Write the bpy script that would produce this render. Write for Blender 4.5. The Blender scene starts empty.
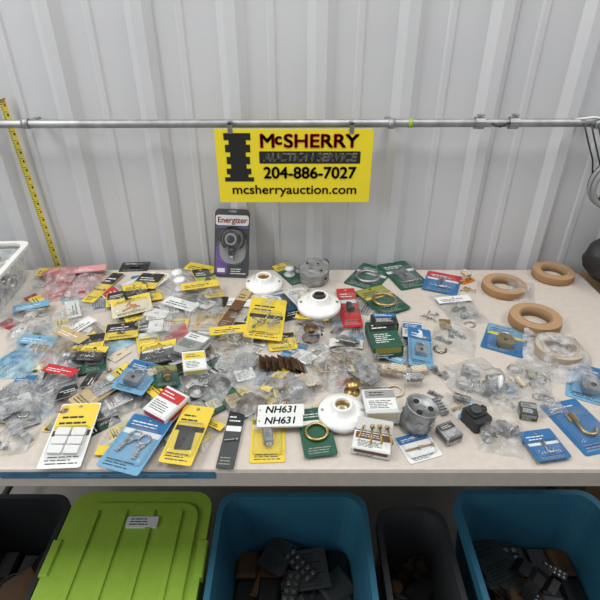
import bpy, math, random
import numpy as np
from mathutils import Matrix, Vector, noise
from mathutils.geometry import tessellate_polygon
random.seed(11)
R=random.random
def U(a,b): return a+(b-a)*random.random()
sc=bpy.context.scene
try: sc.view_settings.view_transform='Standard'
except: pass
# ------------------------------------------------ camera
TT=0.74; CH=0.75; F=500.0; TH=math.radians(32)
cam=bpy.data.cameras.new('camera'); co=bpy.data.objects.new('camera',cam); sc.collection.objects.link(co)
co.location=(0,0,TT+CH); co.rotation_euler=(math.pi/2-TH,0,0)
cam.sensor_width=36; cam.lens=36*F/600; sc.camera=co
def ray(u,v):
    a=(u-300)/F; b=(300-v)/F
    return Vector((a, math.cos(TH)+b*math.sin(TH), -math.sin(TH)+b*math.cos(TH)))
def P(u,v,z=0):
    d=ray(u,v); t=(z-CH)/d.z
    return d.x*t, d.y*t
def Wl(u,v,Y):
    d=ray(u,v); t=Y/d.y
    return Vector((d.x*t, Y, TT+CH+d.z*t))
def scl(v):
    d=ray(300,v); t=-CH/d.z
    phi=math.atan2(-d.z,d.y)
    return t/F, t/F/math.sin(phi)
# ------------------------------------------------ materials
MC={}
def mat(name,col,rough=.5,metal=0,var=0,bump=0,scale=30,spec=.5,coat=0):
    if name in MC: return MC[name]
    m=bpy.data.materials.new(name); m.use_nodes=True
    nt=m.node_tree; b=nt.nodes['Principled BSDF']
    b.inputs['Base Color'].default_value=(*col,1); b.inputs['Roughness'].default_value=rough
    b.inputs['Metallic'].default_value=metal
    b.inputs['Specular IOR Level'].default_value=spec
    if coat: b.inputs['Coat Weight'].default_value=coat
    if var or bump:
        tc=nt.nodes.new('ShaderNodeTexCoord'); n=nt.nodes.new('ShaderNodeTexNoise')
        n.inputs['Scale'].default_value=scale; n.inputs['Detail'].default_value=6
        nt.links.new(tc.outputs['Object'],n.inputs['Vector'])
        if var:
            r=nt.nodes.new('ShaderNodeValToRGB')
            r.color_ramp.elements[0].position=.3; r.color_ramp.elements[1].position=.7
            r.color_ramp.elements[0].color=(*[max(0,c*(1-var)) for c in col],1)
            r.color_ramp.elements[1].color=(*[min(1,c*(1+var)) for c in col],1)
            nt.links.new(n.outputs['Fac'],r.inputs['Fac']); nt.links.new(r.outputs['Color'],b.inputs['Base Color'])
        if bump:
            bp=nt.nodes.new('ShaderNodeBump'); bp.inputs['Strength'].default_value=bump; bp.inputs['Distance'].default_value=.002
            nt.links.new(n.outputs['Fac'],bp.inputs['Height']); nt.links.new(bp.outputs['Normal'],b.inputs['Normal'])
    MC[name]=m; return m
def clear(name,tint,milky,gl=.18,rough=.2):
    if name in MC: return MC[name]
    m=bpy.data.materials.new(name); m.use_nodes=True; nt=m.node_tree; nt.nodes.clear()
    o=nt.nodes.new('ShaderNodeOutputMaterial'); t=nt.nodes.new('ShaderNodeBsdfTransparent')
    t.inputs[0].default_value=(*tint,1)
    g=nt.nodes.new('ShaderNodeBsdfGlossy')
    g.inputs['Roughness'].default_value=rough
    d=nt.nodes.new('ShaderNodeBsdfDiffuse'); d.inputs[0].default_value=(.78*tint[0]/max(tint),.78*tint[1]/max(tint),.78*tint[2]/max(tint),1)
    lw=nt.nodes.new('ShaderNodeLayerWeight'); lw.inputs[0].default_value=gl
    m1=nt.nodes.new('ShaderNodeMixShader'); m2=nt.nodes.new('ShaderNodeMixShader')
    n=nt.nodes.new('ShaderNodeTexNoise'); n.inputs['Scale'].default_value=35; n.inputs['Detail'].default_value=5
    tc=nt.nodes.new('ShaderNodeTexCoord'); nt.links.new(tc.outputs['Object'],n.inputs['Vector'])
    mr=nt.nodes.new('ShaderNodeMapRange'); mr.inputs[1].default_value=.4; mr.inputs[2].default_value=.7
    mr.inputs[3].default_value=milky*.4; mr.inputs[4].default_value=milky*1.8
    nt.links.new(n.outputs['Fac'],mr.inputs[0])
    nt.links.new(mr.outputs[0],m1.inputs[0]); nt.links.new(t.outputs[0],m1.inputs[1]); nt.links.new(d.outputs[0],m1.inputs[2])
    ad=nt.nodes.new('ShaderNodeMath'); ad.operation='MULTIPLY_ADD'; ad.inputs[1].default_value=.8; ad.inputs[2].default_value=.02; ad.use_clamp=True
    nt.links.new(lw.outputs['Fresnel'],ad.inputs[0])
    nt.links.new(ad.outputs[0],m2.inputs[0]); nt.links.new(m1.outputs[0],m2.inputs[1]); nt.links.new(g.outputs[0],m2.inputs[2])
    nt.links.new(m2.outputs[0],o.inputs[0]); MC[name]=m; return m
def c8(r,g,b): 
    f=lambda c:((c/255+.055)/1.055)**2.4 if c>10 else c/255/12.92
    return (f(r),f(g),f(b))
def ink(n,r,g,b,rough=.45): return mat('print_'+n,c8(r,g,b),rough,coat=.1)
Y=ink('yellow',216,190,62); K=ink('black',26,27,28); W=ink('white',216,218,216); B=ink('blue',30,98,150)
G=ink('dark_green',20,78,58); RD=ink('red',180,36,40); T=ink('tan',182,158,112); LB=ink('light_blue',104,154,186)
LG=ink('lime',144,180,64); GY=ink('grey',140,142,140); BR=ink('brown',100,70,42); OR=ink('orange',210,124,44); PU=ink('purple',104,70,140)
PK=ink('pink',206,140,140); DG=ink('dark_grey',58,62,62); CR=ink('cream',208,200,172); NV=ink('navy',24,50,96); OL=ink('olive',136,134,56)
steel=mat('steel',(.42,.42,.43),.36,1,.25,0,60); galv=mat('galvanised_steel',(.36,.37,.38),.5,1,.35,.1,45)
railm=mat('rail_galvanised',(.36,.37,.38),.5,.85,.2,.1,30)
brass=mat('brass',(.5,.36,.14),.34,1,.2,0,50); bronze=mat('antique_bronze',(.12,.065,.035),.42,.7,.3,0,50)
wpl=mat('white_plastic',(.72,.72,.69),.4); bpl=mat('black_plastic',(.018,.018,.02),.4); porc=mat('porcelain',(.84,.84,.82),.2,coat=.3)
ivory=mat('ivory_plastic',(.58,.5,.37),.4); dk=mat('dark_void',(.01,.01,.01),.8)
CL=clear('clear_film',(.93,.94,.94),.18); CLB=clear('clear_film_blue',(.55,.78,.9),.35); CLP=clear('clear_film_pink',(.95,.75,.75),.3); CLW=clear('wrap_film',(.9,.91,.92),.34)
BL=clear('clear_blister',(.95,.96,.97),.05,.12,.1)
# ------------------------------------------------ mesh builder
class MB:
    def __init__(s): s.v=[];s.f=[];s.m=[];s.s=[];s.mats=[]
    def add(s,vs,fs,mt,M=None,smooth=False):
        if mt not in s.mats: s.mats.append(mt)
        i=s.mats.index(mt); o=len(s.v)
        for p in vs:
            p=Vector(p); s.v.append(M@p if M else p)
        for f in fs: s.f.append([o+k for k in f]); s.m.append(i); s.s.append(smooth)
    def obj(s,name,M=None,parent=None):
        me=bpy.data.meshes.new(name); me.from_pydata([tuple(p) for p in s.v],[],s.f)
        for mt in s.mats: me.materials.append(mt)
        me.polygons.foreach_set('material_index',s.m); me.polygons.foreach_set('use_smooth',s.s); me.update()
        o=bpy.data.objects.new(name,me); sc.collection.objects.link(o)
        if M is not None: o.matrix_world=M
        if parent: o.parent=parent
        return o
def Tm(x,y,z=0,rz=0): return Matrix.Translation((x,y,z))@Matrix.Rotation(math.radians(rz),4,'Z')
def rr(w,h,r=.1,n=4,cx=0,cy=0):
    r=min(r,w*.49,h*.49); o=[]
    for (sx,sy,a0) in ((1,1,0),(-1,1,90),(-1,-1,180),(1,-1,270)):
        for k in range(n+1):
            a=math.radians(a0+90*k/n); o.append((cx+sx*(w/2-r)+r*math.cos(a),cy+sy*(h/2-r)+r*math.sin(a)))
    return o
def circ(r,n=12,cx=0,cy=0): return [(cx+r*math.cos(2*math.pi*k/n),cy+r*math.sin(2*math.pi*k/n)) for k in range(n)]
def prism(mb,outer,z0,z1,mt,M=None,holes=()):
    loops=[outer]+list(holes); allp=[p for l in loops for p in l]; n=len(allp)
    if holes: tri=tessellate_polygon([[Vector((p[0],p[1],0)) for p in l] for l in loops])
    else: tri=[list(range(n))]
    vs=[(p[0],p[1],z1) for p in allp]+[(p[0],p[1],z0) for p in allp]; fs=[]
    for t in tri:
        t=list(t)
        if len(t)==3:
            a,b,c=[allp[k] for k in t]
            if (b[0]-a[0])*(c[1]-a[1])-(b[1]-a[1])*(c[0]-a[0])<0: t=t[::-1]
        fs.append(t); fs.append([k+n for k in t[::-1]])
    o=0
    for l in loops:
        m=len(l)
        for k in range(m):
            a=o+k;b=o+(k+1)%m; fs.append([a,a+n,b+n,b])
        o+=m
    mb.add(vs,fs,mt,M)
def box(mb,c,s,mt,M=None,rz=0):
    m=Matrix.Translation(c)@Matrix.Rotation(math.radians(rz),4,'Z')
    if M: m=M@m
    r=min(s)*.12
    w,d,h=s
    vs=[];lay=[(-h/2,r),(-h/2+r,0),(h/2-r,0),(h/2,r)]
    for z,i in lay:
        for sx,sy in ((1,1),(-1,1),(-1,-1),(1,-1)): vs.append((sx*(w/2-i),sy*(d/2-i),z))
    fs=[[3,2,1,0],[12,13,14,15]]
    for l in range(3):
        for k in range(4): a=l*4+k;b=l*4+(k+1)%4; fs.append([a,b,b+4,a+4])
    mb.add(vs,fs,mt,m)
def lathe(mb,prof,mt,M=None,n=20,smooth=True,close=False):
    vs=[];fs=[]
    for r,z in prof:
        for k in range(n): a=2*math.pi*k/n; vs.append((r*math.cos(a),r*math.sin(a),z))
    L=len(prof)
    for i in range(L if close else L-1):
        j=(i+1)%L
        for k in range(n):
            q=(k+1)%n; fs.append([i*n+k,i*n+q,j*n+q,j*n+k])
    mb.add(vs,fs,mt,M,smooth)
def cyl(mb,r,z0,z1,mt,M=None,n=14): lathe(mb,[(0,z0),(r,z0),(r,z0+(z1-z0)*.06),(r,z1-(z1-z0)*.06),(r*.94,z1),(0,z1)],mt,M,n,False)
def tube(mb,path,r,mt,M=None,n=6,closed=False):
    path=[Vector(p) for p in path]; N=len(path); vs=[];fs=[]
    for i,p in enumerate(path):
        a=path[(i-1)%N] if (closed or i>0) else p; b=path[(i+1)%N] if (closed or i<N-1) else p
        t=(b-a).normalized(); up=Vector((0,0,1)) if abs(t.z)<.9 else Vector((1,0,0))
        x=t.cross(up).normalized(); y=x.cross(t)
        for k in range(n): q=2*math.pi*k/n; vs.append(p+x*r*math.cos(q)+y*r*math.sin(q))
    for i in range(N if closed else N-1):
        j=(i+1)%N
        for k in range(n): q=(k+1)%n; fs.append([i*n+k,j*n+k,j*n+q,i*n+q])
    if not closed: fs.append(list(range(n))); fs.append([(N-1)*n+k for k in range(n)][::-1])
    mb.add(vs,fs,mt,M,True)
def arc(cx,cy,r,a0,a1,n=10,z=0): return [(cx+r*math.cos(math.radians(a0+(a1-a0)*k/n)),cy+r*math.sin(math.radians(a0+(a1-a0)*k/n)),z) for k in range(n+1)]
def blister(mb,w,h,z,ht,M,mt=None,r=.008):
    mt=mt or BL; n=5; rings=[(0,0),(.002,ht*.75),(.006,ht)]
    vs=[];fs=[];m=None
    for ins,zz in rings:
        p=rr(w-2*ins,h-2*ins,r,n); m=len(p); vs+=[(a,b,z+zz) for a,b in p]
    for i in range(len(rings)-1):
        for k in range(m): q=(k+1)%m; fs.append([i*m+k,i*m+q,(i+1)*m+q,(i+1)*m+k])
    fs.append([(len(rings)-1)*m+k for k in range(m)])
    mb.add(vs,fs,mt,M)
# ------------------------------------------------ small hardware shapes
def it_hinge(mb,M,s,mt):
    for sx in (-1,1):
        cx=sx*s*.25; hs=[circ(s*.035,8,cx+sx*s*.05,y*s) for y in (-.36,0,.36)]
        prism(mb,rr(s*.42,s,s*.05,3,cx,0),0,s*.04,mt,M,hs)
    for k in range(5):
        y=(-.4+.2*k)*s; tube(mb,[(0,y-s*.095,s*.05),(0,y+s*.095,s*.05)],s*.055,mt,M,8)
    return s*.12
def it_bolt(mb,M,s,mt):
    tube(mb,[(-s*.5,0,s*.1),(s*.4,0,s*.1)],s*.05,mt,M,8)
    for k in range(6): x=-s*.45+k*s*.08; tube(mb,[(x,0,s*.1),(x+s*.025,0,s*.1)],s*.065,mt,M,8)
    tube(mb,[(s*.38,0,s*.1),(s*.5,0,s*.1)],s*.12,mt,M,6); return s*.2
def it_screws(mb,M,s,mt):
    for k in range(6):
        m=M@Tm(U(-.35,.35)*s,U(-.35,.35)*s,s*.02*k,U(0,360)); it_bolt(mb,m,s*.5,mt)
    return s*.15
def it_ring(mb,M,s,mt):
    tube(mb,arc(0,0,s*.42,0,360,18,s*.07)[:-1],s*.06,mt,M,8,True); return s*.13
def it_knob(mb,M,s,mt):
    lathe(mb,[(0,0),(s*.42,0),(s*.42,s*.06),(s*.2,s*.12),(s*.14,s*.28),(s*.3,s*.4),(s*.36,s*.52),(s*.28,s*.64),(0,s*.68)],mt,M); return s*.68
def it_chain(mb,M,s,mt):
    n=9
    for k in range(n):
        a=k/(n-1)*math.pi*1.4; cx=math.cos(a)*s*.35; cy=math.sin(a)*s*.35
        m=M@Tm(cx,cy,s*.05,math.degrees(a)+90)@Matrix.Rotation(math.radians(50 if k%2 else -20),4,'X')
        pts=[(p[0]*1.5,p[1],0) for p in arc(0,0,s*.065,0,360,10)[:-1]]
        tube(mb,pts,s*.02,mt,m,5,True)
    return s*.12
def it_keys(mb,M,s,mt):
    for sx in (-1,1):
        m=M@Tm(sx*s*.22,0,0,sx*12)
        tube(mb,[(p[0],p[1],p[2]) for p in arc(0,s*.26,s*.16,0,360,14,s*.05)[:-1]],s*.03,mt,m,6,True)
        prism(mb,rr(s*.09,s*.5,s*.02,2,0,-s*.14),s*.02,s*.06,mt,m); prism(mb,circ(s*.12,10,0,s*.06),s*.02,s*.06,mt,m,[circ(s*.04,8,0,s*.08)])
        for k in range(3): box(mb,(s*.06,-s*(.2+.08*k),s*.04),(s*.05,s*.04,s*.03),mt,m)
    return s*.1
def it_hook(mb,M,s,mt):
    p=[(-s*.1,s*.5,s*.06),(-s*.1,0,s*.06)]+arc(s*.1,-s*.15,s*.2,180,370,10,s*.06)
    tube(mb,p,s*.05,mt,M,8); prism(mb,rr(s*.3,s*.34,s*.06,3,-s*.1,s*.34),0,s*.03,mt,M,[circ(s*.04,8,-s*.17,s*.42),circ(s*.04,8,-s*.03,s*.26)]); return s*.14
def it_plate(mb,M,s,mt):
    prism(mb,rr(s*.62,s,s*.06),0,s*.05,mt,M,[circ(s*.035,8,0,s*.42),circ(s*.035,8,0,-s*.42),rr(s*.1,s*.22,s*.01,1)])
    box(mb,(0,0,s*.07),(s*.07,s*.12,s*.12),mt,M); return s*.12
def it_outlet(mb,M,s,mt):
    box(mb,(0,0,s*.12),(s*.36,s*.68,s*.22),mt,M)
    for y in (-.18,.18):
        cyl(mb,s*.15,s*.22,s*.27,mt,M@Tm(0,y*s),16)
        for x in (-.05,.05): box(mb,(x*s,y*s+s*.02,s*.272),(s*.018,s*.07,s*.008),dk,M)
        cyl(mb,s*.02,s*.265,s*.275,dk,M@Tm(0,y*s-s*.08),8)
    prism(mb,rr(s*.22,s,s*.05),s*.14,s*.17,galv,M,[circ(s*.03,8,0,s*.44),circ(s*.03,8,0,-s*.44)])
    for x in (-.19,.19):
        for y in (-.14,.14): cyl(mb,s*.03,0,s*.02,brass,M@Matrix.Translation((x*s,y*s,s*.12))@Matrix.Rotation(math.pi/2*(1 if x>0 else -1),4,'Y'),8)
    return s*.28
def it_lock(mb,M,s,mt):
    prism(mb,rr(s*.62,s*.5,s*.08,3,0,-s*.22),0,s*.24,mt,M)
    p=[(-s*.2,0,s*.12),(-s*.2,s*.18,s*.12)]+arc(0,s*.2,s*.2,180,0,8,s*.12)+[(s*.2,0,s*.12)]
    tube(mb,p,s*.055,steel,M,8); cyl(mb,s*.08,s*.24,s*.26,dk,M@Tm(0,-s*.22)); return s*.26
def it_latch(mb,M,s,mt):
    prism(mb,rr(s*.9,s*.34,s*.03),0,s*.03,mt,M,[circ(s*.03,8,x*s,y*s) for x in (-.38,.38) for y in (-.1,.1)])
    tube(mb,[(-s*.5,0,s*.09),(s*.35,0,s*.09)],s*.055,mt,M,8)
    for x in (-.25,.0,.25): box(mb,(x*s,0,s*.08),(s*.08,s*.2,s*.13),mt,M)
    tube(mb,[(s*.12,0,s*.1),(s*.12,0,s*.26)],s*.04,mt,M,6); return s*.26
def it_socket(mb,M,s,mt):
    m=M@Matrix.Translation((0,0,s*.22))@Matrix.Rotation(math.pi/2,4,'X')
    lathe(mb,[(0,-s*.45),(s*.1,-s*.45),(s*.14,-s*.32),(s*.22,-s*.2),(s*.22,s*.3),(s*.24,s*.32),(s*.24,s*.38),(s*.18,s*.4),(s*.17,s*.05),(0,s*.05)],mt,m,16)
    tube(mb,[(s*.2,0,s*.2),(s*.34,0,s*.2)],s*.03,bpl,M,6); return s*.45
def it_clip(mb,M,s,mt):
    pts=[(-s*.45,-.1*s),(-s*.3,.1*s),(-.1*s,.1*s),(0,-.1*s),(s*.2,-.1*s),(s*.3,.12*s),(s*.45,.12*s)]
    vs=[];fs=[]
    for x,z in pts:
        for yy in (-.15*s,.15*s):
            for dz in (0,.04*s): vs.append((x,yy,z+.12*s+dz))
    for k in range(len(pts)-1):
        a=k*4;b=a+4; fs+=[[a,b,b+2,a+2],[a+1,a+3,b+3,b+1],[a,a+1,b+1,b],[a+2,b+2,b+3,a+3]]
    mb.add(vs,fs,mt,M); return s*.28
def it_wire(mb,M,s,mt):
    for k in range(4): tube(mb,[(p[0]*(1+.15*math.sin(k*2)),p[1]*(.75+.1*k),p[2]+.03*s*k) for p in arc(U(-.03,.03)*s,0,s*.38,0,360,16,s*.03)[:-1]],s*.022,mt,M,5,True)
    return s*.16
def it_squares(mb,M,s,mt):
    for x in (-.24,.24):
        for y in (-.3,0.02,.34): prism(mb,rr(s*.42,s*.28,s*.04,3,x*s,y*s),0,s*.1,mt,M); 
    return s*.1
def it_tstrip(mb,M,s,mt):
    box(mb,(0,0,s*.08),(s*.95,s*.34,s*.14),mt,M)
    for k in range(5):
        for y in (-.09,.09): cyl(mb,s*.05,s*.15,s*.18,steel,M@Tm((-.36+.18*k)*s,y*s),8)
    for k in range(6): box(mb,((-.45+.18*k)*s,0,s*.18),(s*.02,s*.34,s*.08),mt,M)
    return s*.2
def it_leaflet(mb,M,s,mt):
    prism(mb,rr(s*.8,s,s*.03,2),0,s*.02,mt,M); bars(mb,-s*.34,s*.3,s*.1,s*.42,s*.02,RD if mt is W else K,2,M); bars(mb,-s*.34,s*.34,-s*.45,0,s*.02,K if mt is not K else W,4,M)
    return s*.03
def it_pipes(mb,M,s,mt):
    for k in range(5): tube(mb,[(-s*.5,(k-2)*s*.13,s*.07),(s*.5,(k-2)*s*.13+U(-.04,.04)*s,s*.07)],s*.05,mt,M,8)
    return s*.13
IT=dict(hinge=it_hinge,bolt=it_bolt,screws=it_screws,ring=it_ring,knob=it_knob,chain=it_chain,keys=it_keys,hook=it_hook,plate=it_plate,outlet=it_outlet,lock=it_lock,latch=it_latch,socket=it_socket,clip=it_clip,wire=it_wire,squares=it_squares,strip=it_tstrip,leaflet=it_leaflet,pipes=it_pipes)
# ------------------------------------------------ height map of the table top (things rest on each other)
X0,X1,Y0,Y1=-1.1,1.0,.5,1.5; CS=.005; CAP=.03
HM=np.zeros((int((Y1-Y0)/CS)+1,int((X1-X0)/CS)+1))
def hget(x,y):
    i=int((y-Y0)/CS);j=int((x-X0)/CS)
    return HM[i,j] if 0<=i<HM.shape[0] and 0<=j<HM.shape[1] else 0
jj,ii=np.meshgrid(np.arange(HM.shape[1]),np.arange(HM.shape[0])); GX=X0+jj*CS; GYY=Y0+ii*CS
def stamp(x,y,w,h,rot,fn):
    a=math.radians(rot); dx=GX-x;dy=GYY-y; lx=dx*math.cos(a)+dy*math.sin(a); ly=-dx*math.sin(a)+dy*math.cos(a)
    m=(abs(lx)<w/2)&(abs(ly)<h/2)
    z=np.minimum(fn(dx,dy) if callable(fn) else np.full(HM.shape,fn),CAP)
    HM[m]=np.maximum(HM,z)[m]
def fit(x,y,w,h,rot,soft=.8,maxs=.2):
    a=math.radians(rot); pts=[]
    for i in range(7):
        for j in range(7):
            lx=(i/6-.5)*w*.96; ly=(j/6-.5)*h*.96; dx=lx*math.cos(a)-ly*math.sin(a); dy=lx*math.sin(a)+ly*math.cos(a)
            pts.append((dx,dy,hget(x+dx,y+dy)))
    p=np.array(pts); A=np.c_[p[:,0],p[:,1],np.ones(len(p))]; s=np.linalg.lstsq(A,p[:,2],rcond=None)[0]
    sx=max(-maxs,min(maxs,s[0])); sy=max(-maxs,min(maxs,s[1])); 
    res=p[:,2]-(sx*p[:,0]+sy*p[:,1]); c=np.sort(res)[-1]*soft+np.median(res)*(1-soft)
    low=(sx*p[:,0]+sy*p[:,1]).min()+c
    if low<0: c-=low
    n=Vector((-sx,-sy,1)).normalized(); q=Vector((0,0,1)).rotation_difference(n)
    M=Matrix.Translation((x,y,TT+c+.0006))@q.to_matrix().to_4x4()@Matrix.Rotation(a,4,'Z')
    return M,sx,sy,c
def fitp(px,py,w,h,rot,soft=.8,maxs=.2):
    x,y=P(px,py); c=0
    for _ in range(2):
        M,sx,sy,c=fit(x,y,w,h,rot,soft,maxs); x,y=P(px,py,c)
    M,sx,sy,c=fit(x,y,w,h,rot,soft,maxs)
    return x,y,M,sx,sy,c
def dims(px,py,w,h):
    x,y=P(px,py); a,b=scl(py); return x,y,w*a,h*b
def bars(mb,x0,x1,y0,y1,z,mt,n=4,M=None):   # printed lines of words
    n=int(n*1.6+.5); dy=(y1-y0)/n
    for k in range(n):
        yy=y0+dy*(k+.5); xx=x0+U(0,.08)*(x1-x0); xe=x1-U(0,.4)*(x1-x0)
        while xx<xe:
            l=U(.1,.34)*(x1-x0); e=min(xe,xx+l)
            if e-xx>.001: box(mb,((xx+e)/2,yy,z+.0002),(e-xx,dy*.34,.0004),mt,M)
            xx=e+.035*(x1-x0)
def card(name,px,py,w,h,rot,base,hdr,kind=None,km=None,ac=None,n=1,blis=True,hfrac=.3):
    _,_,w,h=dims(px,py,w,h); x,y,M,sx,sy,c=fitp(px,py,w,h,rot)
    mb=MB(); t=.0012; hr=min(.004,w*.07)
    prism(mb,rr(w,h,min(w,h)*.06,3),0,t,base,None,[circ(hr,10,0,h/2-hr*2.4)])
    hh=h*hfrac
    prism(mb,rr(w*.96,hh,min(w,hh)*.1,2,0,h/2-hh/2-h*.015),t,t+.0003,hdr,None,[circ(hr*1.05,10,0,h/2-hr*2.4)])
    pc=DG if base in (Y,W,CR,T,GY,LG,LB,PK) else GY
    hc=W if hdr in (K,B,G,RD,NV,DG,BR,PU) else K
    bars(mb,-w*.4,w*.3,h/2-hh*.9,h/2-hh*.45,t+.0003,hc,1)
    bars(mb,-w*.4,w*.4,-h*.46,-h*.32,t,pc,2)
    if ac: prism(mb,rr(w*.9,h*.09,.001,1,0,h/2-hh-h*.07),t,t+.0003,ac)
    top=t
    if kind:
        s0=min(w*.8,(h*(1-hfrac)-h*.16)) if n==1 else min(w*.8/n*1.5,h*.45)
        cy=-h*.5+h*.16+(h*(1-hfrac)-h*.16)/2; hm=0
        for k in range(n):
            m=Tm((k-(n-1)/2)*w*.8/n,cy,t+.0005,U(-12,12)); hm=max(hm,IT[kind](mb,m,s0,km or steel))
        top=t+hm
        if blis: blister(mb,w*.86,(h*(1-hfrac)-h*.1),t,hm+.003,Tm(0,cy),BL,w*.1); top+=.003
    mb.obj(name,M)
    stamp(x,y,w,h,rot,lambda dx,dy:c+sx*dx+sy*dy+t+.001)
    if kind: stamp(x+math.sin(math.radians(rot))*h*.15,y-math.cos(math.radians(rot))*h*.15,w*.7,h*.5,rot,lambda dx,dy:c+sx*dx+sy*dy+top*.8)
def bag(name,px,py,w,h,rot,cont,film=None,hdr=None,puff=.012,hdr2=None):
    film=film or CL
    _,_,w,h=dims(px,py,w,h); x,y=P(px,py); x,y=P(px,py,hget(x,y)*.8+.005)
    mb=MB(); a=math.radians(rot); ca,sa=math.cos(a),math.sin(a)
    wx=lambda lx,ly:(x+lx*ca-ly*sa,y+lx*sa+ly*ca)
    loc=[]
    for kd,mt,cnt,s in cont:
        for k in range(cnt):
            lx=U(-.3,.3)*w if cnt>1 else U(-.05,.05)*w; ly=U(-.3,.28)*h if cnt>1 else -h*.05
            gx,gy=wx(lx,ly); q=[hget(gx+i*s*.3,gy+j*s*.3) for i in (-1,0,1) for j in (-1,0,1)]
            z=min(sum(q)/9*.5+max(q)*.5,.028); m=Tm(lx,ly,z+.0008,U(0,360))@Matrix.Rotation(U(-.12,.12),4,'X')
            ht=IT[kd](mb,m,s,mt); loc.append((lx,ly,s*.45,z+ht))
    for lx,ly,r,z in loc:
        gx,gy=wx(lx,ly); stamp(gx,gy,r*1.6,r*1.6,rot,z)
    nx=max(12,int(w/.0045)); ny=max(12,int(h/.0045)); seed=U(0,100)
    Z=np.zeros((ny+1,nx+1)); XY=[[None]*(nx+1) for _ in range(ny+1)]
    for j in range(ny+1):
        for i in range(nx+1):
            u=i/nx*2-1; v=j/ny*2-1
            o=1+.12*noise.noise(Vector((u*1.7+seed,v*1.7,seed)))
            lx=u*w/2*o; ly=v*h/2*o; gx,gy=wx(lx,ly); XY[j][i]=(lx,ly)
            b=max(hget(gx,gy),hget(gx+.006,gy),hget(gx-.006,gy),hget(gx,gy+.006),hget(gx,gy-.006))
            Z[j,i]=b
    for _ in range(5):
        Zp=np.pad(Z,1,mode='edge'); av=(Zp[1:-1,:-2]+Zp[1:-1,2:]+Zp[:-2,1:-1]+Zp[2:,1:-1]+Z)/5; Z=np.maximum(av,Z*.85)
    vs=[];fs=[]; wa=U(0,3.14)
    for j in range(ny+1):
        for i in range(nx+1):
            u=i/nx*2-1; v=j/ny*2-1; env=(1-abs(u)**4)*(1-abs(v)**5)
            lx,ly=XY[j][i]
            p=lx*math.cos(wa)+ly*math.sin(wa); q=-lx*math.sin(wa)+ly*math.cos(wa)
            nz=(1-abs(noise.noise(Vector((p*22+seed,q*55,seed))))*3)*.7+(1-abs(noise.noise(Vector((q*60+seed,p*60,3)))))*.3
            z=Z[j,i]+.0012+env*puff*.4+(.15+.85*env)*puff*.42*nz+U(0,.0003)
            vs.append((lx,ly,max(z,.0008)))
    for j in range(ny):
        for i in range(nx):
            k=j*(nx+1)+i
            if (i+j)%2: fs+=[[k,k+1,k+nx+2],[k,k+nx+2,k+nx+1]]
            else: fs+=[[k,k+1,k+nx+1],[k+1,k+nx+2,k+nx+1]]
    mb.add(vs,fs,film,None,True)
    zc=float(Z.mean())+puff*.4
    if hdr:
        hz=float(np.percentile(Z[int(ny*.8):,:],80))+.004
        m=Matrix.Translation((0,h*.43,hz+.001))
        prism(mb,rr(w*1.0,h*.26,.002,2),0,.0012,hdr,m,[circ(.003,8,0,h*.06)])
        bars(mb,-w*.42,w*.35,-h*.09,h*.03,.0012,K if hdr in(Y,W,CR,LG) else W,1,m)
        if hdr2: prism(mb,rr(w*.94,h*.07,.001,1,0,h*.085),.0012,.0016,hdr2,m)
        gx,gy=wx(0,h*.43); stamp(gx,gy,w,h*.26,rot,hz+.002)
    mb.obj(name,Tm(x,y,TT,rot))
    stamp(x,y,w*.6,h*.6,rot,zc)
def loose(name,kind,px,py,s,rot,mt=None,mt2=None):
    x,y,M,sx,sy,c=fitp(px,py,s*.8,s*.8,rot,.7,.3); mb=MB(); ht=IT[kind](mb,Matrix.Identity(4),s,mt or steel)
    mb.obj(name,M); stamp(x,y,s*.7,s*.7,rot,c+ht)
def carton(name,px,py,w,h,ht,rot,base,ac,ac2=None,flap=False):
    _,_,w,h=dims(px,py,w,h); x,y,M,sx,sy,c=fitp(px,py,w,h,rot,.7,.12); mb=MB()
    x,y=P(px,py,c+ht*.6); M.translation=(x,y,M.translation.z)
    box(mb,(0,0,ht/2),(w,h,ht),base)
    hc=W if ac in (K,B,G,RD,NV,DG,BR) else K
    prism(mb,rr(w*.9,h*.34,.002,2,0,h*.22),ht,ht+.0004,ac); bars(mb,-w*.38,w*.3,h*.12,h*.33,ht+.0004,hc,1)
    bars(mb,-w*.4,w*.3,-h*.4,-h*.04,ht,DG if base in (W,CR,Y,GY,T) else W,3)
    m=Matrix.Translation((0,-h/2,ht/2))@Matrix.Rotation(math.pi/2,4,'X')
    prism(mb,rr(w*.86,ht*.4,.001,1,0,ht*.15),0,.0004,ac2 or ac,m); bars(mb,-w*.38,w*.2,-ht*.4,-ht*.1,0,DG if base in (W,CR,Y,GY,T) else W,1,m)
    for sx_ in (-1,1): prism(mb,rr(h*.8,ht*.3,.001,1),0,.0004,ac,Matrix.Translation((sx_*w/2,0,ht/2))@Matrix.Rotation(sx_*math.pi/2,4,'Z')@Matrix.Rotation(math.pi/2,4,'X')) 
    box(mb,(0,h/2-.001,ht+.0003),(w*.96,.0012,.0008),DG)
    if flap: prism(mb,rr(w*.95,h*.55,.003,2,0,h*.27),0,.0008,base,Matrix.Translation((0,h/2,ht))@Matrix.Rotation(math.radians(55),4,'X'))
    mb.obj(name,M); stamp(x,y,w,h,rot,c+ht)
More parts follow.
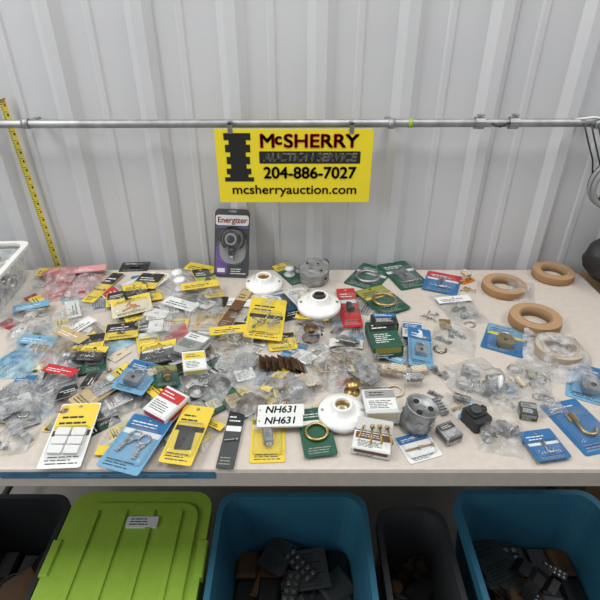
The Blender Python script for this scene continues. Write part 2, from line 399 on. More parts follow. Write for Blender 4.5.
# ------------------------------------------------ room shell
RX=Matrix.Rotation(math.pi/2,4,'X')
def wall():
    m=mat('painted_corrugated_metal',c8(200,201,203),.38,0,.04,.05,3,.5)
    mb=MB(); YW=1.44; sp=.229; ph=.055
    prof=[]
    for k in range(-9,10):
        x=ph+k*sp
        for dx,d in ((-.036,0),(-.014,.021),(.014,.021),(.036,0),(.088,0),(.094,.0045),(.108,.0045),(.114,0)):
            prof.append((x+dx,YW-d))
    vs=[];fs=[]
    for x,y in prof: vs+=[(x,y,0),(x,y,2.9),(x,YW+.03,0),(x,YW+.03,2.9)]
    for i in range(len(prof)-1):
        a=i*4;b=a+4; fs+=[[a,b,b+1,a+1],[a+2,a+3,b+3,b+2],[a+1,b+1,b+3,a+3],[a,a+2,b+2,b]]
    mb.add(vs,fs,m)
    for k in (-6,-2,2,6):
        x=ph+k*sp+.0365; box(mb,(x,YW-.001,1.45),(.0025,.003,2.9),m)
    mb.obj('wall_back')
wall()
mb=MB(); box(mb,(0,1,-.02),(5,5,.04),mat('concrete',c8(128,126,121),.75,0,.15,.3,6)); mb.obj('floor')
# pipe rail
mb=MB(); pz=Wl(300,124,1.36).z; PY=1.36
tube(mb,[(-1.7,PY,pz),(-.6,PY,pz),(.6,PY,pz+.003),(1.7,PY,pz+.004)],.0105,railm,None,14)
for x in (-.72,.24,.78):
    box(mb,(x,PY+.035,pz+.001),(.016,.07,.006),railm)
    lathe(mb,[(.0108,-.008),(.0135,-.008),(.0135,.008),(.0108,.008)],railm,Matrix.Translation((x,PY,pz+.001))@Matrix.Rotation(math.pi/2,4,'Y'),14,True,True)
for x in (.47,.56):
    lathe(mb,[(.0108,-.012),(.016,-.012),(.016,.012),(.0108,.012)],railm,Matrix.Translation((x,PY,pz+.003))@Matrix.Rotation(math.pi/2,4,'Y'),10,False,True)
    tube(mb,[(x,PY,pz+.01),(x,PY-.005,pz+.026)],.004,railm); box(mb,(x,PY-.004,pz+.024),(.018,.008,.004),railm)
tube(mb,[(.5,PY-.012,pz+.004),(.52,PY-.016,pz-.003),(.545,PY-.014,pz+.006)],.003,bpl)
lathe(mb,[(.0107,-.006),(.0118,-.006),(.0118,.006),(.0107,.006)],LG,Matrix.Translation((.29,PY,pz+.002))@Matrix.Rotation(math.pi/2,4,'Y'),14,True,True)
mb.obj('pipe_rail')
mb=MB()
for k in range(5):
    x=.74+k*.018
    tube(mb,[(x,PY-.013,pz+.004),(x+.02,PY-.02,pz-.04),(x+.05+.01*k,PY-.015,pz-.09-.02*k),(x+.07,PY-.01,pz-.15-.03*k)],.0022,bpl)
tube(mb,[(.72,PY,pz+.012),(.76,PY-.015,pz+.02),(.8,PY,pz+.013),(.84,PY-.016,pz+.03),(.9,PY,pz+.012)],.003,W)
mb.obj('hanging_cords')
# ------------------------------------------------ sign
def text(par,s,wid,loc,mt,bold=.0,shear=0,rot=(math.pi/2,0,0),hmax=None,name='lettering',ol=None,fat=0):
    cu=bpy.data.curves.new(name,'FONT'); cu.body=s; cu.align_x='CENTER'; cu.align_y='CENTER'; cu.size=1; cu.offset=bold; cu.shear=shear; cu.extrude=.01
    o=bpy.data.objects.new(name,cu); sc.collection.objects.link(o); cu.materials.append(mt)
    bpy.context.view_layer.update(); k=wid/o.dimensions.x; ky=k
    if hmax: ky=hmax/o.dimensions.y
    o.parent=par; o.location=loc; o.rotation_euler=rot; o.scale=(k,ky,.02)
    def dup(dx,dy,dn,cu2):
        o2=bpy.data.objects.new(name+'_print',cu2); sc.collection.objects.link(o2); o2.parent=par
        e=Matrix.Rotation(rot[0],3,'X'); v=e@Vector((dx,dy,dn)); o2.location=Vector(loc)+v; o2.rotation_euler=rot; o2.scale=o.scale
    if fat:
        for a_ in range(0,360,90): dup(fat*math.cos(math.radians(a_)),fat*math.sin(math.radians(a_)),0,cu)
    if ol:
        cu2=cu.copy(); cu2.materials.clear(); cu2.materials.append(ol[0])
        for a_ in range(0,360,45): dup(ol[1]*math.cos(math.radians(a_)),ol[1]*math.sin(math.radians(a_)),-.0007,cu2)
    return o
SY=1.335
a=Wl(214,129,SY); b=Wl(374,131,SY); c_=Wl(219,202,SY)
sw=b.x-a.x; sh=a.z-c_.z; sx0=(a.x+b.x)/2; sz0=(a.z+c_.z)/2
mb=MB()
sy_=mat('sign_yellow',c8(238,218,40),.45); sk=mat('sign_black',(.012,.012,.012),.45); sr=mat('sign_red',c8(214,26,34),.45); swh=mat('sign_white',c8(245,243,225),.45)
prism(mb,rr(sw,sh,.004,2),-.0015,.0015,sy_,RX)
ex=-sw*.36
def ew(x0,x1,z0,z1): box(mb,(ex+(x0+x1)/2*sw,(z0+z1)/2*sh,.0018),((x1-x0)*sw,(z1-z0)*sh,.0009),sk,RX)
for (hw,z0,z1) in ((.085,.36,.45),(.055,.3,.36),(.08,.2,.3),(.05,.14,.2),(.075,.04,.14),(.05,-.02,.04),(.08,-.1,-.02),(.06,-.14,-.1),(.095,-.2,-.14)): ew(-hw,hw,z0,z1)
# printed black band behind the service line
prism(mb,rr(sw*.65,sh*.165,.002,2,sw*.1,sh*.13),.0014,.0019,sk,RX)
for x in (-.4,.36):
    box(mb,(x*sw,sh/2+.004,.002),(.012,.03,.003),steel,RX); box(mb,(x*sw,sh/2+.014,-.006),(.01,.006,.02),bpl,RX)
sign=mb.obj('auction_sign',Matrix.Translation((sx0,SY,sz0)))
OLk=(sk,.0017)
text(sign,"M",sw*.085,(-sw*.17,-.003,sh*.34),sr,hmax=sh*.17,ol=OLk,fat=.0009)
text(sign,"c",sw*.04,(-sw*.1,-.003,sh*.37),sr,hmax=sh*.1,ol=OLk,fat=.0006)
text(sign,"SHERRY",sw*.47,(sw*.17,-.003,sh*.34),sr,hmax=sh*.17,ol=OLk,fat=.0011)
text(sign,"AUCTION SERVICE",sw*.6,(sw*.1,-.003,sh*.13),swh,0,.15,hmax=sh*.105,fat=.0004)
text(sign,"204-886-7027",sw*.6,(sw*.1,-.003,-sh*.085),sk,hmax=sh*.155,fat=.0012)
text(sign,"mcsherryauction.com",sw*.82,(0,-.0025,-sh*.32),sk,0,hmax=sh*.165,fat=.0005)
# tape measure blade hooked on the wall, running down behind the table to the floor
mb=MB(); p0=Wl(1,98,1.4165); p1=Wl(46,272,1.4165); dv=(p1-p0).normalized(); L=(p0.z-.002)/(-dv.z); ang=math.atan2(p1.x-p0.x,p0.z-p1.z)
TMm=mat('tape_yellow',c8(204,188,64),.4)
prism(mb,[(-.009,-L),(.009,-L),(.009,0),(-.009,0)],-.0006,.0006,TMm)
k=0; yy=-.01
while yy>-L+.01:
    ln=.014 if k%4==0 else .006
    box(mb,(-.009+ln/2,yy,.0008),(ln,.0014,.0004),K)
    if k%4==0: box(mb,(.004,yy-.008,.0008),(.005,.007,.0004),RD if k%16==0 else K)
    yy-=.00635; k+=1
box(mb,(0,-.001,.003),(.02,.002,.012),steel)
mb.obj('tape_measure_blade',Matrix.Translation(p0)@Matrix.Rotation(-ang*-1,4,'Y')@RX)
# ------------------------------------------------ table
tb=MB(); tw=mat('table_plastic',c8(192,183,173),.45,0,.05,.15,60)
TX0,TX1,TY0,TY1=-1.0,.87,.612,1.385; tcx=(TX0+TX1)/2; tcy=(TY0+TY1)/2
vs=[];fs=[]; rings=[(.0,-.045),(.0,-.008),(.003,-.002),(.008,0)]; m_=0
for ins,z in rings:
    p=rr(TX1-TX0-2*ins,TY1-TY0-2*ins,.05,6); m_=len(p); vs+=[(q[0],q[1],z) for q in p]
for i in range(3):
    for k in range(m_): q=(k+1)%m_; fs.append([i*m_+k,i*m_+q,(i+1)*m_+q,(i+1)*m_+k])
fs.append([3*m_+k for k in range(m_)]); fs.append([k for k in range(m_)][::-1])
tb.add(vs,fs,tw)
dgm=mat('leg_steel_paint',(.05,.05,.055),.4,.6)
for sx_ in (-1,1):
    X=sx_*.875
    for y in (-.3,.3): tube(tb,[(X,y,-.045),(X,y,-TT+.0)],.013,dgm,None,10)
    for z in (-.1,-TT+.12): tube(tb,[(X,-.3,z),(X,.3,z)],.011,dgm,None,8)
    tube(tb,[(X-sx_*.02,0,-.1),(X-sx_*.35,0,-.05)],.009,dgm)
for y in (-.33,.33): box(tb,(0,y,-.058),(1.7,.02,.03),dgm)
fx0=P(-8,478)[0]-tcx; fx1=P(214,478)[0]-tcx; fy=-(TY1-TY0)/2
stp=mat('strip_blue',c8(56,108,140),.5,0,.3,0,25)
mm=Matrix.Translation(((fx0+fx1)/2,fy,-.014))@RX
prism(tb,rr(fx1-fx0,.018,.003,2),0,.0006,stp,mm); bars(tb,-(fx1-fx0)*.3,(fx1-fx0)*.46,-.004,.005,.0006,LB,1,mm)
tb.obj('folding_table',Matrix.Translation((tcx,tcy,TT)))
# ------------------------------------------------ totes under the table
def tote(name,x0,x1,y0,y1,h,mt,cont,lid=False,rot=0):
    mb=MB(); w=x1-x0; d=y1-y0; n=5; vs=[];fs=[]
    rings=[(.04,0),(.03,h*.3),(.012,h*.9),(.0,h*.9),(0,h),(.004+.01,h),(.02,h*.9),(.04,h*.3),(.05,.006)]
    m=None
    for ins,z in rings:
        p=rr(w-2*ins,d-2*ins,.05,n); m=len(p); vs+=[(a,b,z) for a,b in p]
    for i in range(len(rings)-1):
        for k in range(m): q=(k+1)%m; fs.append([i*m+k,i*m+q,(i+1)*m+q,(i+1)*m+k])
    fs.append([k for k in range(m)][::-1]); fs.append([(len(rings)-1)*m+k for k in range(m)])
    mb.add(vs,fs,mt)
    for k in range(6): box(mb,(-w*.36+k*w*.144,-d/2+.02,h*.5),(.012,.012,h*.7),mt)
    if lid:
        prism(mb,rr(w+.01,d+.01,.05,5),h,h+.014,mt); prism(mb,rr(w*.86,d*.8,.04,5),h+.014,h+.022,mt)
        for k in range(4): box(mb,(-w*.3+k*w*.2,0,h+.024),(.014,d*.66,.006),mt)
        for s_ in (-1,1): box(mb,(s_*w*.5,0,h+.004),(.022,d*.25,.03),mt)
        prism(mb,rr(w*.22,d*.08,.003,2,w*.05,d*.24),h+.022,h+.0278,W); bars(mb,-w*.04,w*.13,d*.21,d*.27,h+.0278,K,2)
    else:
        for ix in range(5):
            for iy in range(4): box(mb,((ix-2)*w*.16,(iy-1.5)*d*.2,h*.25),(w*.155,d*.19,h*U(.3,.42)),random.choice([DG,K,BR,K]),None,U(-4,4))
        for k in range(cont[1]):
            kd,mt2=random.choice(cont[0]); s=U(.06,.13)
            bx=U(-.33,.33)*w; by=U(-.33,.36)*d; z=h*U(.42,.55)
            if kd=='carton': box(mb,(bx,by,z-.03),(U(.06,.1),U(.06,.1),U(.05,.08)),mt2,None,U(0,90))
            else: IT[kd](mb,Tm(bx,by,z,U(0,360))@Matrix.Rotation(U(-.3,.3),4,'X'),s,mt2)
    mb.obj(name,Tm((x0+x1)/2,(y0+y1)/2,.0,rot))
tblue=mat('tote_blue',c8(50,110,136),.5,0,.05); tlime=mat('tote_lime',c8(148,184,60),.55,0,.05); tblk=mat('tote_black',c8(34,36,38),.5); tgr=mat('tote_grey',c8(58,60,62),.5)
stuff=[('carton',DG),('carton',BR),('wire',bpl),('latch',bronze),('wire',DG),('strip',DG),('carton',K),('leaflet',DG),('clip',bpl)]
tote('storage_tote',-.905,-.60,.44,.86,.34,tblk,(stuff,14))
tote('storage_tote',-.59,-.235,.5,.86,.33,tlime,(stuff,0),lid=True)
tote('storage_tote',-.215,.175,.47,.865,.34,tblue,(stuff,16))
tote('storage_tote',.20,.385,.52,.85,.30,tgr,(stuff,8))
tote('storage_tote',.405,.79,.47,.87,.345,tblue,(stuff,16))
tote('storage_tote',.83,1.2,.47,.87,.33,tblk,(stuff,12))
# ------------------------------------------------ right side: box + black bag
mb=MB(); cb=mat('cardboard',c8(150,120,86),.8,0,.1,.2,20)
box(mb,(0,0,.36),(.34,.4,.72),cb); box(mb,(0,0,.7205),(.05,.4,.001),T); box(mb,(0,-.2,.36),(.12,.002,.08),W)
for s_ in(-1,1): box(mb,(s_*.085,0,.722),(.165,.39,.003),cb)
mb.obj('cardboard_box',Matrix.Translation((1.05,1.2,0)))
mb=MB(); vs=[];fs=[]; n=28; L=14
for i in range(L+1):
    t=i/L
    for k in range(n):
        a=2*math.pi*k/n; r=(.115*math.sin(math.pi*min(1,t*.93+.07))**.45)*(1+.16*noise.noise(Vector((math.cos(a)*2,math.sin(a)*2,t*4))))
        vs.append((r*math.cos(a)*1.0,r*math.sin(a)*.75,t*.16+.01*math.sin(a*5)*t))
for i in range(L):
    for k in range(n): q=(k+1)%n; fs.append([i*n+k,i*n+q,(i+1)*n+q,(i+1)*n+k])
fs.append([k for k in range(n)][::-1]); fs.append([L*n+k for k in range(n)])
mb.add(vs,fs,mat('black_nylon',(.02,.02,.022),.5,0,.2,.6,40),None,True)
tube(mb,arc(0,0,.06,0,180,10,0),.007,bpl,Matrix.Translation((0,0,.14))@RX)
mb.obj('duffel_bag',Matrix.Translation((.955,1.3,.741)))
mb=MB()
for k in range(4): tube(mb,[(p[0],p[1],.01*k) for p in arc(0,0,.06+.004*(k%2),0,360,26)[:-1]],.007,GY if k%2 else DG,RX,8,True)
tube(mb,[(0,.06,0),(0,.15,0)],.004,bpl,RX); mb.obj('coiled_cable',Matrix.Translation((.86,PY-.02,pz-.15)))
# ------------------------------------------------ clear storage tub on the table's left corner
mb=MB(); w,d,h=.2,.3,.1
TB=clear('frosted_plastic',(.9,.93,.94),.5)
rings=[(.02,0),(.01,h*.9),(0,h*.92),(0,h)]; vs=[];fs=[]
for ins,z in rings:
    p=rr(w-2*ins,d-2*ins,.03,5); m_=len(p); vs+=[(a,b,z) for a,b in p]
for i in range(3):
    for k in range(m_): q=(k+1)%m_; fs.append([i*m_+k,i*m_+q,(i+1)*m_+q,(i+1)*m_+k])
fs.append([k for k in range(m_)][::-1]); mb.add(vs,fs,TB)
prism(mb,rr(w+.012,d+.012,.03,5),h,h+.008,wpl,None,[rr(w-.02,d-.02,.03,5)])
for k in range(22): IT[random.choice(['outlet','socket','wire','plate','squares'])](mb,Tm(U(-.05,.05),U(-.1,.1),.008+.0035*k,U(0,360)),U(.05,.08),random.choice([wpl,galv,LG,steel,wpl]))
mb.obj('storage_tub',Tm(-.898,1.2,TT+.0005,4)); stamp(-.898,1.2,w,d,0,.03)
# ------------------------------------------------ filler layer of packages
kinds=['hinge','bolt','screws','hook','plate','outlet','latch','socket','clip','chain','lock','strip','knob','ring','wire','leaflet','leaflet','pipes']
mts=[steel,galv,galv,brass,bronze,wpl,bpl,ivory,wpl]
names={'hinge':'packaged_hinge','bolt':'packaged_bolt','screws':'packaged_screws','hook':'packaged_hook','plate':'packaged_switch_plate','outlet':'packaged_outlet','latch':'packaged_latch','socket':'packaged_lamp_socket','clip':'packaged_clips','chain':'packaged_chain','lock':'packaged_padlock','strip':'packaged_terminal_strip','knob':'packaged_knob','ring':'packaged_ring','wire':'packaged_wire','leaflet':'packaged_leaflet','pipes':'packaged_dowels'}
lname={k:v.replace('packaged_','') for k,v in names.items()}
cells=[]
for u in range(16,362,27):
    for v in range(286,452,24):
        if v>428 and u<60: continue
        if u>215 and v<295: continue
        if u>230 and v>412: continue
        cells.append((u+U(-7,7),v+U(-6,6)))
random.shuffle(cells)
cmats=[W,GY,Y,LB,W,T,W,CR,RD,G,B,W]
for u,v in cells:
    if u<40 and v<305: continue
    r=R(); kd=random.choice(kinds)
    if r<.5:
        bs=random.choice([Y,Y,Y,K,W,W,CR,B,T,GY,G,GY,LB,W,G,BR]); hd=random.choice([K,Y,GY,W,RD,NV,G,GY,B,K]) 
        if hd is bs: hd=K if bs is not K else Y
        mtl=random.choice(mts)
        if kd=='leaflet': mtl=random.choice(cmats)
        card(names[kd],u,v,U(18,27),U(24,34),random.choice([0,90,180])+U(-50,50),bs,hd,kd,mtl,random.choice([None,RD,W,K,GY]),hfrac=U(.22,.45))
    elif r<.87:
        cont=[(kd,random.choice(mts) if kd!='leaflet' else W,random.choice([1,2]),U(.028,.042)),('leaflet',random.choice(cmats),random.choice([1,2]),U(.035,.055))]
        bag(names[kd].replace('packaged','bagged'),u,v,U(27,38),U(25,34),U(0,360),cont,CL if R()<.88 else CLB,random.choice([None,Y,W,K,None,None,Y]),U(.003,.007))
    else:
        loose(lname[kd],kd,u,v,U(.035,.055),U(0,360),random.choice(mts))
for u,v in [(372,300),(430,318),(445,325),(470,325),(455,305),(470,292),(400,365),(440,375),(435,395),(455,405),(520,385),(505,400),(440,350),(515,370),(530,372),(405,345),(345,378),(352,392),(440,408),(462,398),(395,392),(338,352),(398,352)]:
    kd=random.choice(kinds[:-3])
    if R()<.6: loose(lname[kd],kd,u,v,U(.03,.05),U(0,360),random.choice([steel,galv,brass,galv,bronze,ivory,bpl]))
    else: bag(names[kd].replace('packaged','bagged'),u,v,U(26,34),U(20,28),U(0,360),[(kd,random.choice([galv,galv,brass,bronze,bpl]),2,.03)],CL,random.choice([None,None,None,LB]),.004)
# ------------------------------------------------ particular pieces
bag('bagged_strips',75,284,56,26,14,[('strip',RD,3,.05),('strip',W,3,.05),('strip',PK,2,.05)],CLP,PK,.009)
bag('bagged_strips',60,274,30,14,5,[('strip',PK,3,.045)],CLP,None,.008)
card('packaged_cable_clips',104,287,13,30,-12,Y,K,'bolt',steel,hfrac=.4)
card('packaged_cable_clips',120,298,26,14,15,Y,K,'clip',bpl,hfrac=.5)
card('packaged_cable_clips',148,281,26,14,-12,Y,K,'clip',bpl,hfrac=.6)
card('packaged_cable_clips',136,292,24,14,25,K,Y,'screws',brass,hfrac=.4)
card('packaged_brush',135,267,28,9,4,K,DG,'strip',bpl,blis=False)
bag('bagged_lamp_socket',188,280,34,30,-20,[('knob',porc,2,.05)],CL,Y,.012)
card('packaged_fuse',207,283,18,28,25,Y,K,'socket',steel,ac=LG)
card('packaged_wire_nuts',132,308,38,16,20,CR,Y,'screws',OR)
bag('bagged_plates',165,320,38,34,-25,[('plate',wpl,3,.06),('leaflet',W,2,.05)],CL,W,.008)
bag('bagged_plates',203,305,38,28,15,[('outlet',galv,2,.045),('leaflet',W,1,.05)],CL,Y,.008)
card('packaged_wood_handle',236,308,12,40,-14,BR,T,'strip',BR,blis=False)
card('packaged_cable_clips',122,331,32,17,12,Y,K,'clip',bpl,hfrac=.55)
card('packaged_cable_clips',87,343,34,15,10,Y,K,'clip',bpl,hfrac=.55)
card('packaged_cable_clips',92,355,28,15,-5,K,Y,'screws',steel,hfrac=.4)
card('packaged_cable_clips',158,352,36,20,8,DG,Y,'screws',steel,ac=W)
bag('bagged_sponges',24,357,40,36,-8,[('squares',LB,2,.05)],CLB,LB,.012)
bag('bagged_sponges',32,322,34,28,22,[('screws',wpl,3,.04)],CL,LB,.009)
bag('bagged_work_gloves',54,352,40,32,-30,[('strip',T,3,.05)],CL,T,.01)
card('packaged_hinge',106,386,22,44,-38,T,Y,'hinge',steel,ac=W)
card('packaged_lock',138,377,32,30,-12,LB,B,'lock',steel)
card('packaged_lamp_socket',166,376,24,20,20,G,OL,'socket',brass)
carton('fuse_carton',192,345,24,20,.025,-20,GY,W)
carton('fuse_carton',194,362,22,16,.02,15,W,Y)
bag('bagged_screws',232,345,42,32,10,[('screws',brass,4,.05)],CL,Y,.009)
bag('bagged_brackets',245,372,44,32,-20,[('hinge',galv,2,.05),('leaflet',W,1,.055)],CL,None,.009)
card('packaged_hinge',282,342,28,16,10,Y,K,'screws',brass,blis=True)
for k in range(6): 
    x,y=P(266+k*6.5,362-abs(k-3)*.5,.025); mb=MB(); it_hinge(mb,Matrix.Rotation(math.radians(38),4,'Y'),.045,bronze)
    mb.obj('bronze_hinge',Matrix.Translation((x,y,TT+.012+max(0,min(.02,hget(x,y)))))@Matrix.Rotation(math.radians(6+k*2),4,'Z'))
bag('bagged_chain',211,388,42,28,-15,[('chain',bpl,4,.055),('wire',bpl,3,.055)],CL,None,.007)
bag('bagged_anchor_bolts',325,374,44,30,12,[('bolt',brass,5,.045)],CL,None,.008)
bag('bagged_plates',285,388,46,28,15,[('plate',steel,2,.05),('leaflet',Y,1,.045)],CL,None,.007)
carton('lamp_socket_carton',167,405,28,24,.03,-30,W,RD)
card('packaged_pads',71,434,40,56,3,W,Y,'squares',wpl,ac=K,hfrac=.42,blis=True)
card('packaged_eye_bolts',136,443,44,50,-16,LB,B,'keys',steel,n=1,ac=W,hfrac=.26)
card('packaged_hinge',188,434,32,52,-10,Y,Y,'plate',bpl,ac=K,hfrac=.35)
card('packaged_drill_bit',232,437,17,56,-4,DG,K,'bolt',steel,ac=W,blis=False)
card('packaged_wall_plate',268,438,34,46,2,Y,OL,'outlet',galv,ac=W,hfrac=.2)
card('packaged_door_stop',316,434,32,46,8,G,G,'ring',brass,ac=W,hfrac=.25,blis=False)
card('packaged_hook',20,412,28,32,35,GY,W,'hook',steel)
bag('bagged_brackets',18,398,42,36,20,[('hinge',galv,3,.05)],CL,None,.01)
bag('bagged_brackets',50,392,36,32,-15,[('latch',galv,3,.045)],CL,RD,.008)
bag('bagged_clips',12,440,38,24,8,[('clip',steel,3,.045)],CL,None,.007)
bag('bagged_plates',248,402,34,24,-20,[('hinge',bronze,2,.05)],CL,None,.007)
card('packaged_cable_staples',266,318,36,36,-3,Y,Y,'screws',steel,ac=K,hfrac=.4)
card('packaged_timer_tag',288,274,16,22,30,G,Y,'knob',wpl)
bag('bagged_wire_connectors',310,333,34,22,-8,[('screws',K,3,.05)],CL,Y,.008,K)
card('packaged_bulb',349,307,19,38,2,RD,RD,'socket',bpl,ac=W,hfrac=.3)
card('packaged_timer',369,277,34,24,-30,G,G,'ring',steel,ac=W,blis=True)
card('packaged_timer',403,275,32,26,18,G,G,'plate',steel,ac=W)
card('packaged_timer',382,300,34,26,28,G,OL,'ring',brass,ac=Y)
card('packaged_hook',442,283,34,20,-22,B,RD,'hook',steel,ac=W)
loose('latch','latch',467,281,.055,30,OR); loose('outlet','outlet',466,276,.05,10,ivory)
carton('dimmer_carton',384,338,28,26,.04,4,G,K,OL)
carton('dimmer_carton',384,325,24,10,.055,2,K,B,LG)
carton('outlet_carton',412,332,20,14,.02,-10,W,B)
card('packaged_padlock',420,347,24,34,-8,LB,B,'lock',steel)
loose('outlet','outlet',347,343,.06,80,galv)
bag('bagged_screws',345,360,34,22,5,[('screws',brass,3,.045)],CL,None,.007)
bag('bagged_bracket',368,370,26,38,5,[('plate',galv,2,.06)],CL,None,.007)
for k,(u,v) in enumerate([(388,372),(397,370),(418,374),(412,384)]): loose('outlet','outlet',u,v,.052,80+8*k,ivory if k<3 else galv)
carton('outlet_carton',380,405,32,22,.04,3,W,GY,CR)
carton('battery_carton',372,444,38,18,.02,-14,W,BR,flap=True)
for k in range(4): loose('bolt','bolt',362+k*9,434+k,.04,70+10*k,brass)
bag('bagged_metal_parts',478,380,62,42,20,[('lock',galv,2,.045),('socket',steel,3,.045),('latch',steel,2,.05),('clip',bpl,2,.04)],CL,None,.011)
bag('bagged_metal_parts',455,338,42,28,-20,[('latch',galv,3,.045)],CL,None,.008)
card('packaged_padlock',505,340,40,28,-28,B,LB,'lock',brass,ac=Y,blis=True)
bag('bagged_metal_parts',462,309,36,24,10,[('clip',galv,3,.045)],CL,W,.008)
card('packaged_key_blanks',418,447,36,26,18,W,B,'bolt',brass,n=2)
bag('bagged_metal_parts',500,436,42,34,-15,[('socket',steel,2,.045),('latch',galv,3,.045)],CL,None,.01)
carton('hinge_carton',449,433,18,14,.022,25,galv,DG); carton('hinge_carton',528,411,16,12,.018,-15,DG,GY)
card('packaged_door_hook',544,445,36,28,10,B,B,'hook',steel,ac=W,hfrac=.4)
card('packaged_shackle',590,384,42,40,-28,LB,B,'lock',steel,n=1)
card('packaged_hanger_hook',580,426,44,50,14,B,B,'hook',brass,n=1,hfrac=.22)
bag('bagged_washers',541,400,34,28,12,[('ring',steel,5,.025)],CL,None,.006)
bag('bagged_washers',536,378,30,20,-22,[('ring',steel,4,.025),('bolt',brass,2,.03)],CL,None,.005)
x,y=P(476,418,.015); mb=MB(); 
prism(mb,rr(.042,.05,.008),0,.026,bpl); prism(mb,rr(.034,.03,.005,3,0,.004),.026,.03,bpl); cyl(mb,.011,.03,.036,DG,Tm(0,.004))
tube(mb,[(-.012,-.025,.013),(-.012,-.04,.013)],.002,steel); tube(mb,[(.012,-.025,.013),(.012,-.04,.013)],.002,steel); tube(mb,[(.02,.01,.013),(.034,.016,.013)],.009,bpl)
mb.obj('plug_in_timer',Tm(x,y,TT+hget(x,y)*.5+.001,25))
# ------------------------------------------------ lampholders
def lampholder(px,py,R_,dark=False,zmin=0):
    x,y=P(px,py); q=sorted([hget(x+dx*R_*.7,y+dy*R_*.7) for dx in (-1,0,1) for dy in (-1,0,1)]); z=max(zmin,q[7]); x,y=P(px,py,z+.01)
    mb=MB(); s=R_/.058
    lathe(mb,[(0,.0),(R_,0),(R_,.008*s),(R_*.95,.014*s),(R_*.66,.018*s),(R_*.5,.024*s),(R_*.42,.036*s),(R_*.4,.038*s),(R_*.33,.038*s),(R_*.31,.035*s),(R_*.3,.016*s),(0,.016*s)],porc,None,36)
    lathe(mb,[(R_*.29,.017*s),(R_*.29,.032*s),(R_*.26,.032*s),(R_*.26,.017*s)],brass,None,24,True,True)
    cyl(mb,R_*.1,.016*s,.022*s,brass)
    for a in (0,180): cyl(mb,.004*s,.012*s,.0165*s,steel,Tm(R_*.82*math.cos(math.radians(a)),R_*.82*math.sin(math.radians(a)),.001))
    if dark:
        cyl(mb,R_*.24,.017*s,.042*s,DG); box(mb,(0,0,.044*s),(R_*.42,.006,.006),bpl)
    mb.obj('porcelain_lampholder',Matrix.Translation((x,y,TT+z+.001))@Matrix.Rotation(math.radians(4),4,'X')); stamp(x,y,R_*1.5,R_*1.5,0,z+.02)
lampholder(264,283,.055); lampholder(319,304,.058,True); lampholder(342,411,.049,False,.012)
# ------------------------------------------------ tape rolls
tp=mat('masking_tape',c8(154,116,78),.55,0,.08,0,20); tps=mat('masking_tape_edge',c8(170,138,104),.6,0,.1,.3,200); core=mat('cardboard_core',c8(146,118,86),.8)
def roll(px,py,R_,h=.026,tp=tp,tps=tps):
    x,y=P(px,py,h*.6); mb=MB(); ri=R_*.64
    lathe(mb,[(ri,.001),(R_*.985,.001),(R_,.003),(R_,h-.003),(R_*.985,h)],tp,None,40)
    lathe(mb,[(R_*.985,h),(ri,h)],tps,None,40,False)
    for q in range(1,4): r=ri+(R_-ri)*q/4; lathe(mb,[(r,h+.0001),(r+.0006,h+.0004),(r+.0012,h+.0001)],tp,None,40)
    lathe(mb,[(ri-.003,0),(ri,0),(ri,h+.001),(ri-.003,h+.001)],core,None,40,True,True)
    mb.obj('masking_tape_roll',Matrix.Translation((x,y,TT+.0006))@Matrix.Rotation(U(0,6),4,'Z')); stamp(x,y,R_*1.6,R_*1.6,0,h)
roll(504,286,.062,.022); roll(553,273,.06,.022); roll(535,319,.065,.026)
roll(559,349,.056,.024,mat('clear_tape',c8(168,150,126),.3),mat('clear_tape_edge',c8(186,174,154),.35))
bag('bagged_tape_wrap',558,352,60,42,-20,[],CLW,None,.012)
bag('bagged_label',521,290,26,22,-20,[('leaflet',W,1,.03)],CL,None,.004)
# ------------------------------------------------ octagon junction box & round can
def octbox(px,py,R_,h,rx=0,rz=0):
    x,y=P(px,py,.02); mb=MB()
    oc=lambda r:[(r*math.cos(math.radians(22.5+45*k)),r*math.sin(math.radians(22.5+45*k))) for k in range(8)]
    prism(mb,oc(R_),h-.002,h,galv,None,[circ(.009,14,-.015,0)]); prism(mb,oc(R_),0,h-.002,galv,None,[oc(R_-.002)])
    for p_ in ((.018,0),(0,.026),(0,-.026)): cyl(mb,.009,h,h+.0012,steel,Tm(*p_)); cyl(mb,.0035,h,h+.002,dk,Tm(*p_))
    for k in range(8):
        m=Matrix.Rotation(math.radians(45*k),4,'Z')@Matrix.Translation((R_*.924,0,h*.5))@Matrix.Rotation(math.pi/2,4,'Y'); cyl(mb,.009,-.0005,.0012,steel,m,14); cyl(mb,.006,0,.0018,dk if k%3==0 else galv,m,10)
    tube(mb,[(R_*.8,0,h*.5),(R_*1.35,0,h*.5)],.01,galv,None,12)
    mb.obj('octagon_junction_box',Matrix.Translation((x,y,TT+.003+R_*math.sin(abs(rx))*.9))@Matrix.Rotation(rx,4,'X')@Matrix.Rotation(rz,4,'Z')); stamp(x,y,R_*1.6,R_*1.6,0,h)
octbox(314,275,.046,.04,math.radians(14),.9)
def can(px,py,r,h):
    x,y=P(px,py); mb=MB()
    lathe(mb,[(0,0),(r,0),(r,h*.12),(r*1.02,h*.14),(r*1.02,h*.18),(r,h*.2),(r,h-.003),(r*1.05,h),(r*.94,h),(r*.93,h*.9),(0,h*.9)],galv,None,32)
    for k in range(6): m=Matrix.Rotation(math.radians(60*k+20),4,'Z')@Matrix.Translation((r,0,h*.5))@Matrix.Rotation(math.pi/2,4,'Y'); cyl(mb,.008,-.001,.0015,steel,m,14)
    for k in range(3): m=Tm(0,0,h*.9,120*k); cyl(mb,.006,0,.002,dk,m@Tm(r*.55,0))
    cyl(mb,.008,h*.9,h*.93,steel)
    mb.obj('round_electrical_box',Matrix.Translation((x,y,TT+.001+r*.12))@Matrix.Rotation(math.radians(12),4,'Y')); stamp(x,y,r*1.6,r*1.6,0,h)
can(414,426,.032,.052)
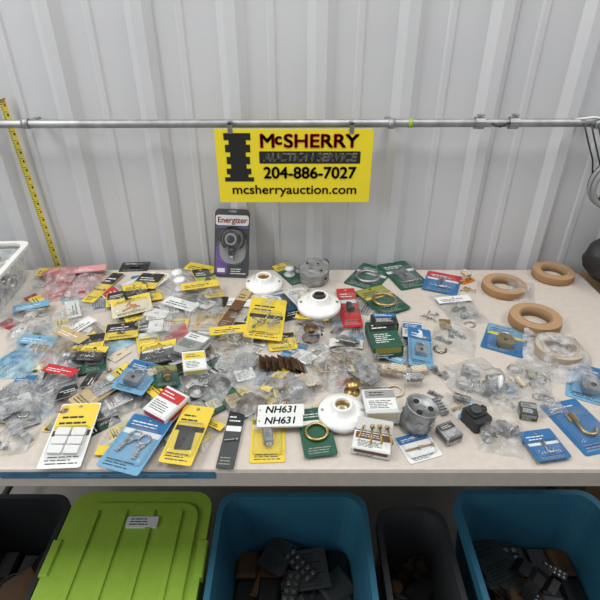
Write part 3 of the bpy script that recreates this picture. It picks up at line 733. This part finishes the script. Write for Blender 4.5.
# ------------------------------------------------ leaning charger pack
mb=MB(); w,h=.106,.205
prism(mb,rr(w,h,.014,4),-.001,.001,DG,None,[rr(.024,.006,.002,2,0,h*.465)])
prism(mb,rr(w*.95,h*.15,.008,3,0,h*.335),.001,.0014,W); prism(mb,rr(w*.95,h*.03,.002,2,0,h*.235),.001,.0014,PU)
prism(mb,rr(w*.34,h*.42,.008,3,-w*.29,-h*.25),.001,.0014,PU); bars(mb,-w*.05,w*.42,-h*.46,-h*.36,.001,W,2); box(mb,(-w*.3,-h*.4,.0016),(w*.22,h*.06,.0006),W)
prism(mb,rr(w*.76,h*.5,.035,5,w*.03,-h*.05),.001,.0018,GY)
# adapter body, barrel and cable
lathe(mb,[(0,0),(.022,0),(.026,.006),(.026,.018),(.02,.028),(.012,.032),(0,.032)],bpl,Tm(.003,.012,.001),24)
lathe(mb,[(.012,.0315),(.015,.034),(.018,.0315)],GY,Tm(.003,.012,.001),20)
tube(mb,[(.003,-.01,.014),(.003,-.035,.014)],.011,bpl,None,12); tube(mb,[(.003,-.035,.014),(.003,-.048,.014)],.007,steel,None,12)
tube(mb,arc(.003,.014,.036,-50,230,16,.008),.0028,bpl,None,8)
blister(mb,w*.82,h*.54,.001,.036,Tm(w*.02,-h*.06),BL,.03)
ln=math.radians(65); en=mb.obj('charger_blister_pack',Matrix.Translation((P(231,279)[0],1.328,TT+.002))@Matrix.Rotation(math.radians(-5),4,'Z')@Matrix.Rotation(ln,4,'X')@Matrix.Translation((0,h/2,0)))
text(en,"Energizer",w*.84,(0,h*.335,.0018),RD,.0,rot=(0,0,0),name='brand_print',fat=.0004)
# ------------------------------------------------ lot number labels
zs=.0; spec=[(281,410,45,10.5,2),(280,421,45,10.5,2)]
for u,v,w_,h_,r_ in spec:
    _,_,w,h=dims(u,v,w_,h_); x,y=P(u,v,.03)
    zs=max(zs,max(hget(x+i*w*.25,y+j*h*.4) for i in (-2,-1,0,1,2) for j in (-1,0,1)))
for u,v,w_,h_,r_ in spec:
    _,_,w,h=dims(u,v,w_,h_); z=zs+.004; x,y=P(u,v,z)
    mb=MB(); prism(mb,rr(w,h,.003,3),-.003,.0006,W); box(mb,(-w*.45,0,.0008),(.003,.003,.0004),K); o=mb.obj('lot_number_label',Tm(x,y,TT+z,r_))
    text(o,"NH631",w*.66,(0,0,.001),K,.0,.2,rot=(0,0,0),hmax=h*.6,fat=.0005)
# ------------------------------------------------ light
def area(name,loc,rot,sx,sy,p,col=(1,1,1)):
    l=bpy.data.lights.new(name,'AREA'); l.shape='RECTANGLE'; l.size=sx; l.size_y=sy; l.energy=p; l.color=col
    o=bpy.data.objects.new(name,l); sc.collection.objects.link(o); o.location=loc; o.rotation_euler=rot
for k,x in enumerate((-1.7,.2,1.9)):
    area('ceiling_light',(x,.66,2.85),(0,0,0),.8,1.3,23 if k!=0 else 34,(1,.985,.955))
area('side_key_light',(-2.8,-1.0,2.3),(math.radians(62),0,math.radians(-60)),1.6,1.6,30,(.97,.98,1))  # added key light off to the left, shades the right rib facets; no doorway
w=bpy.data.worlds.new('world'); sc.world=w; w.use_nodes=True
w.node_tree.nodes['Background'].inputs[0].default_value=(.93,.95,1,1); w.node_tree.nodes['Background'].inputs[1].default_value=.33
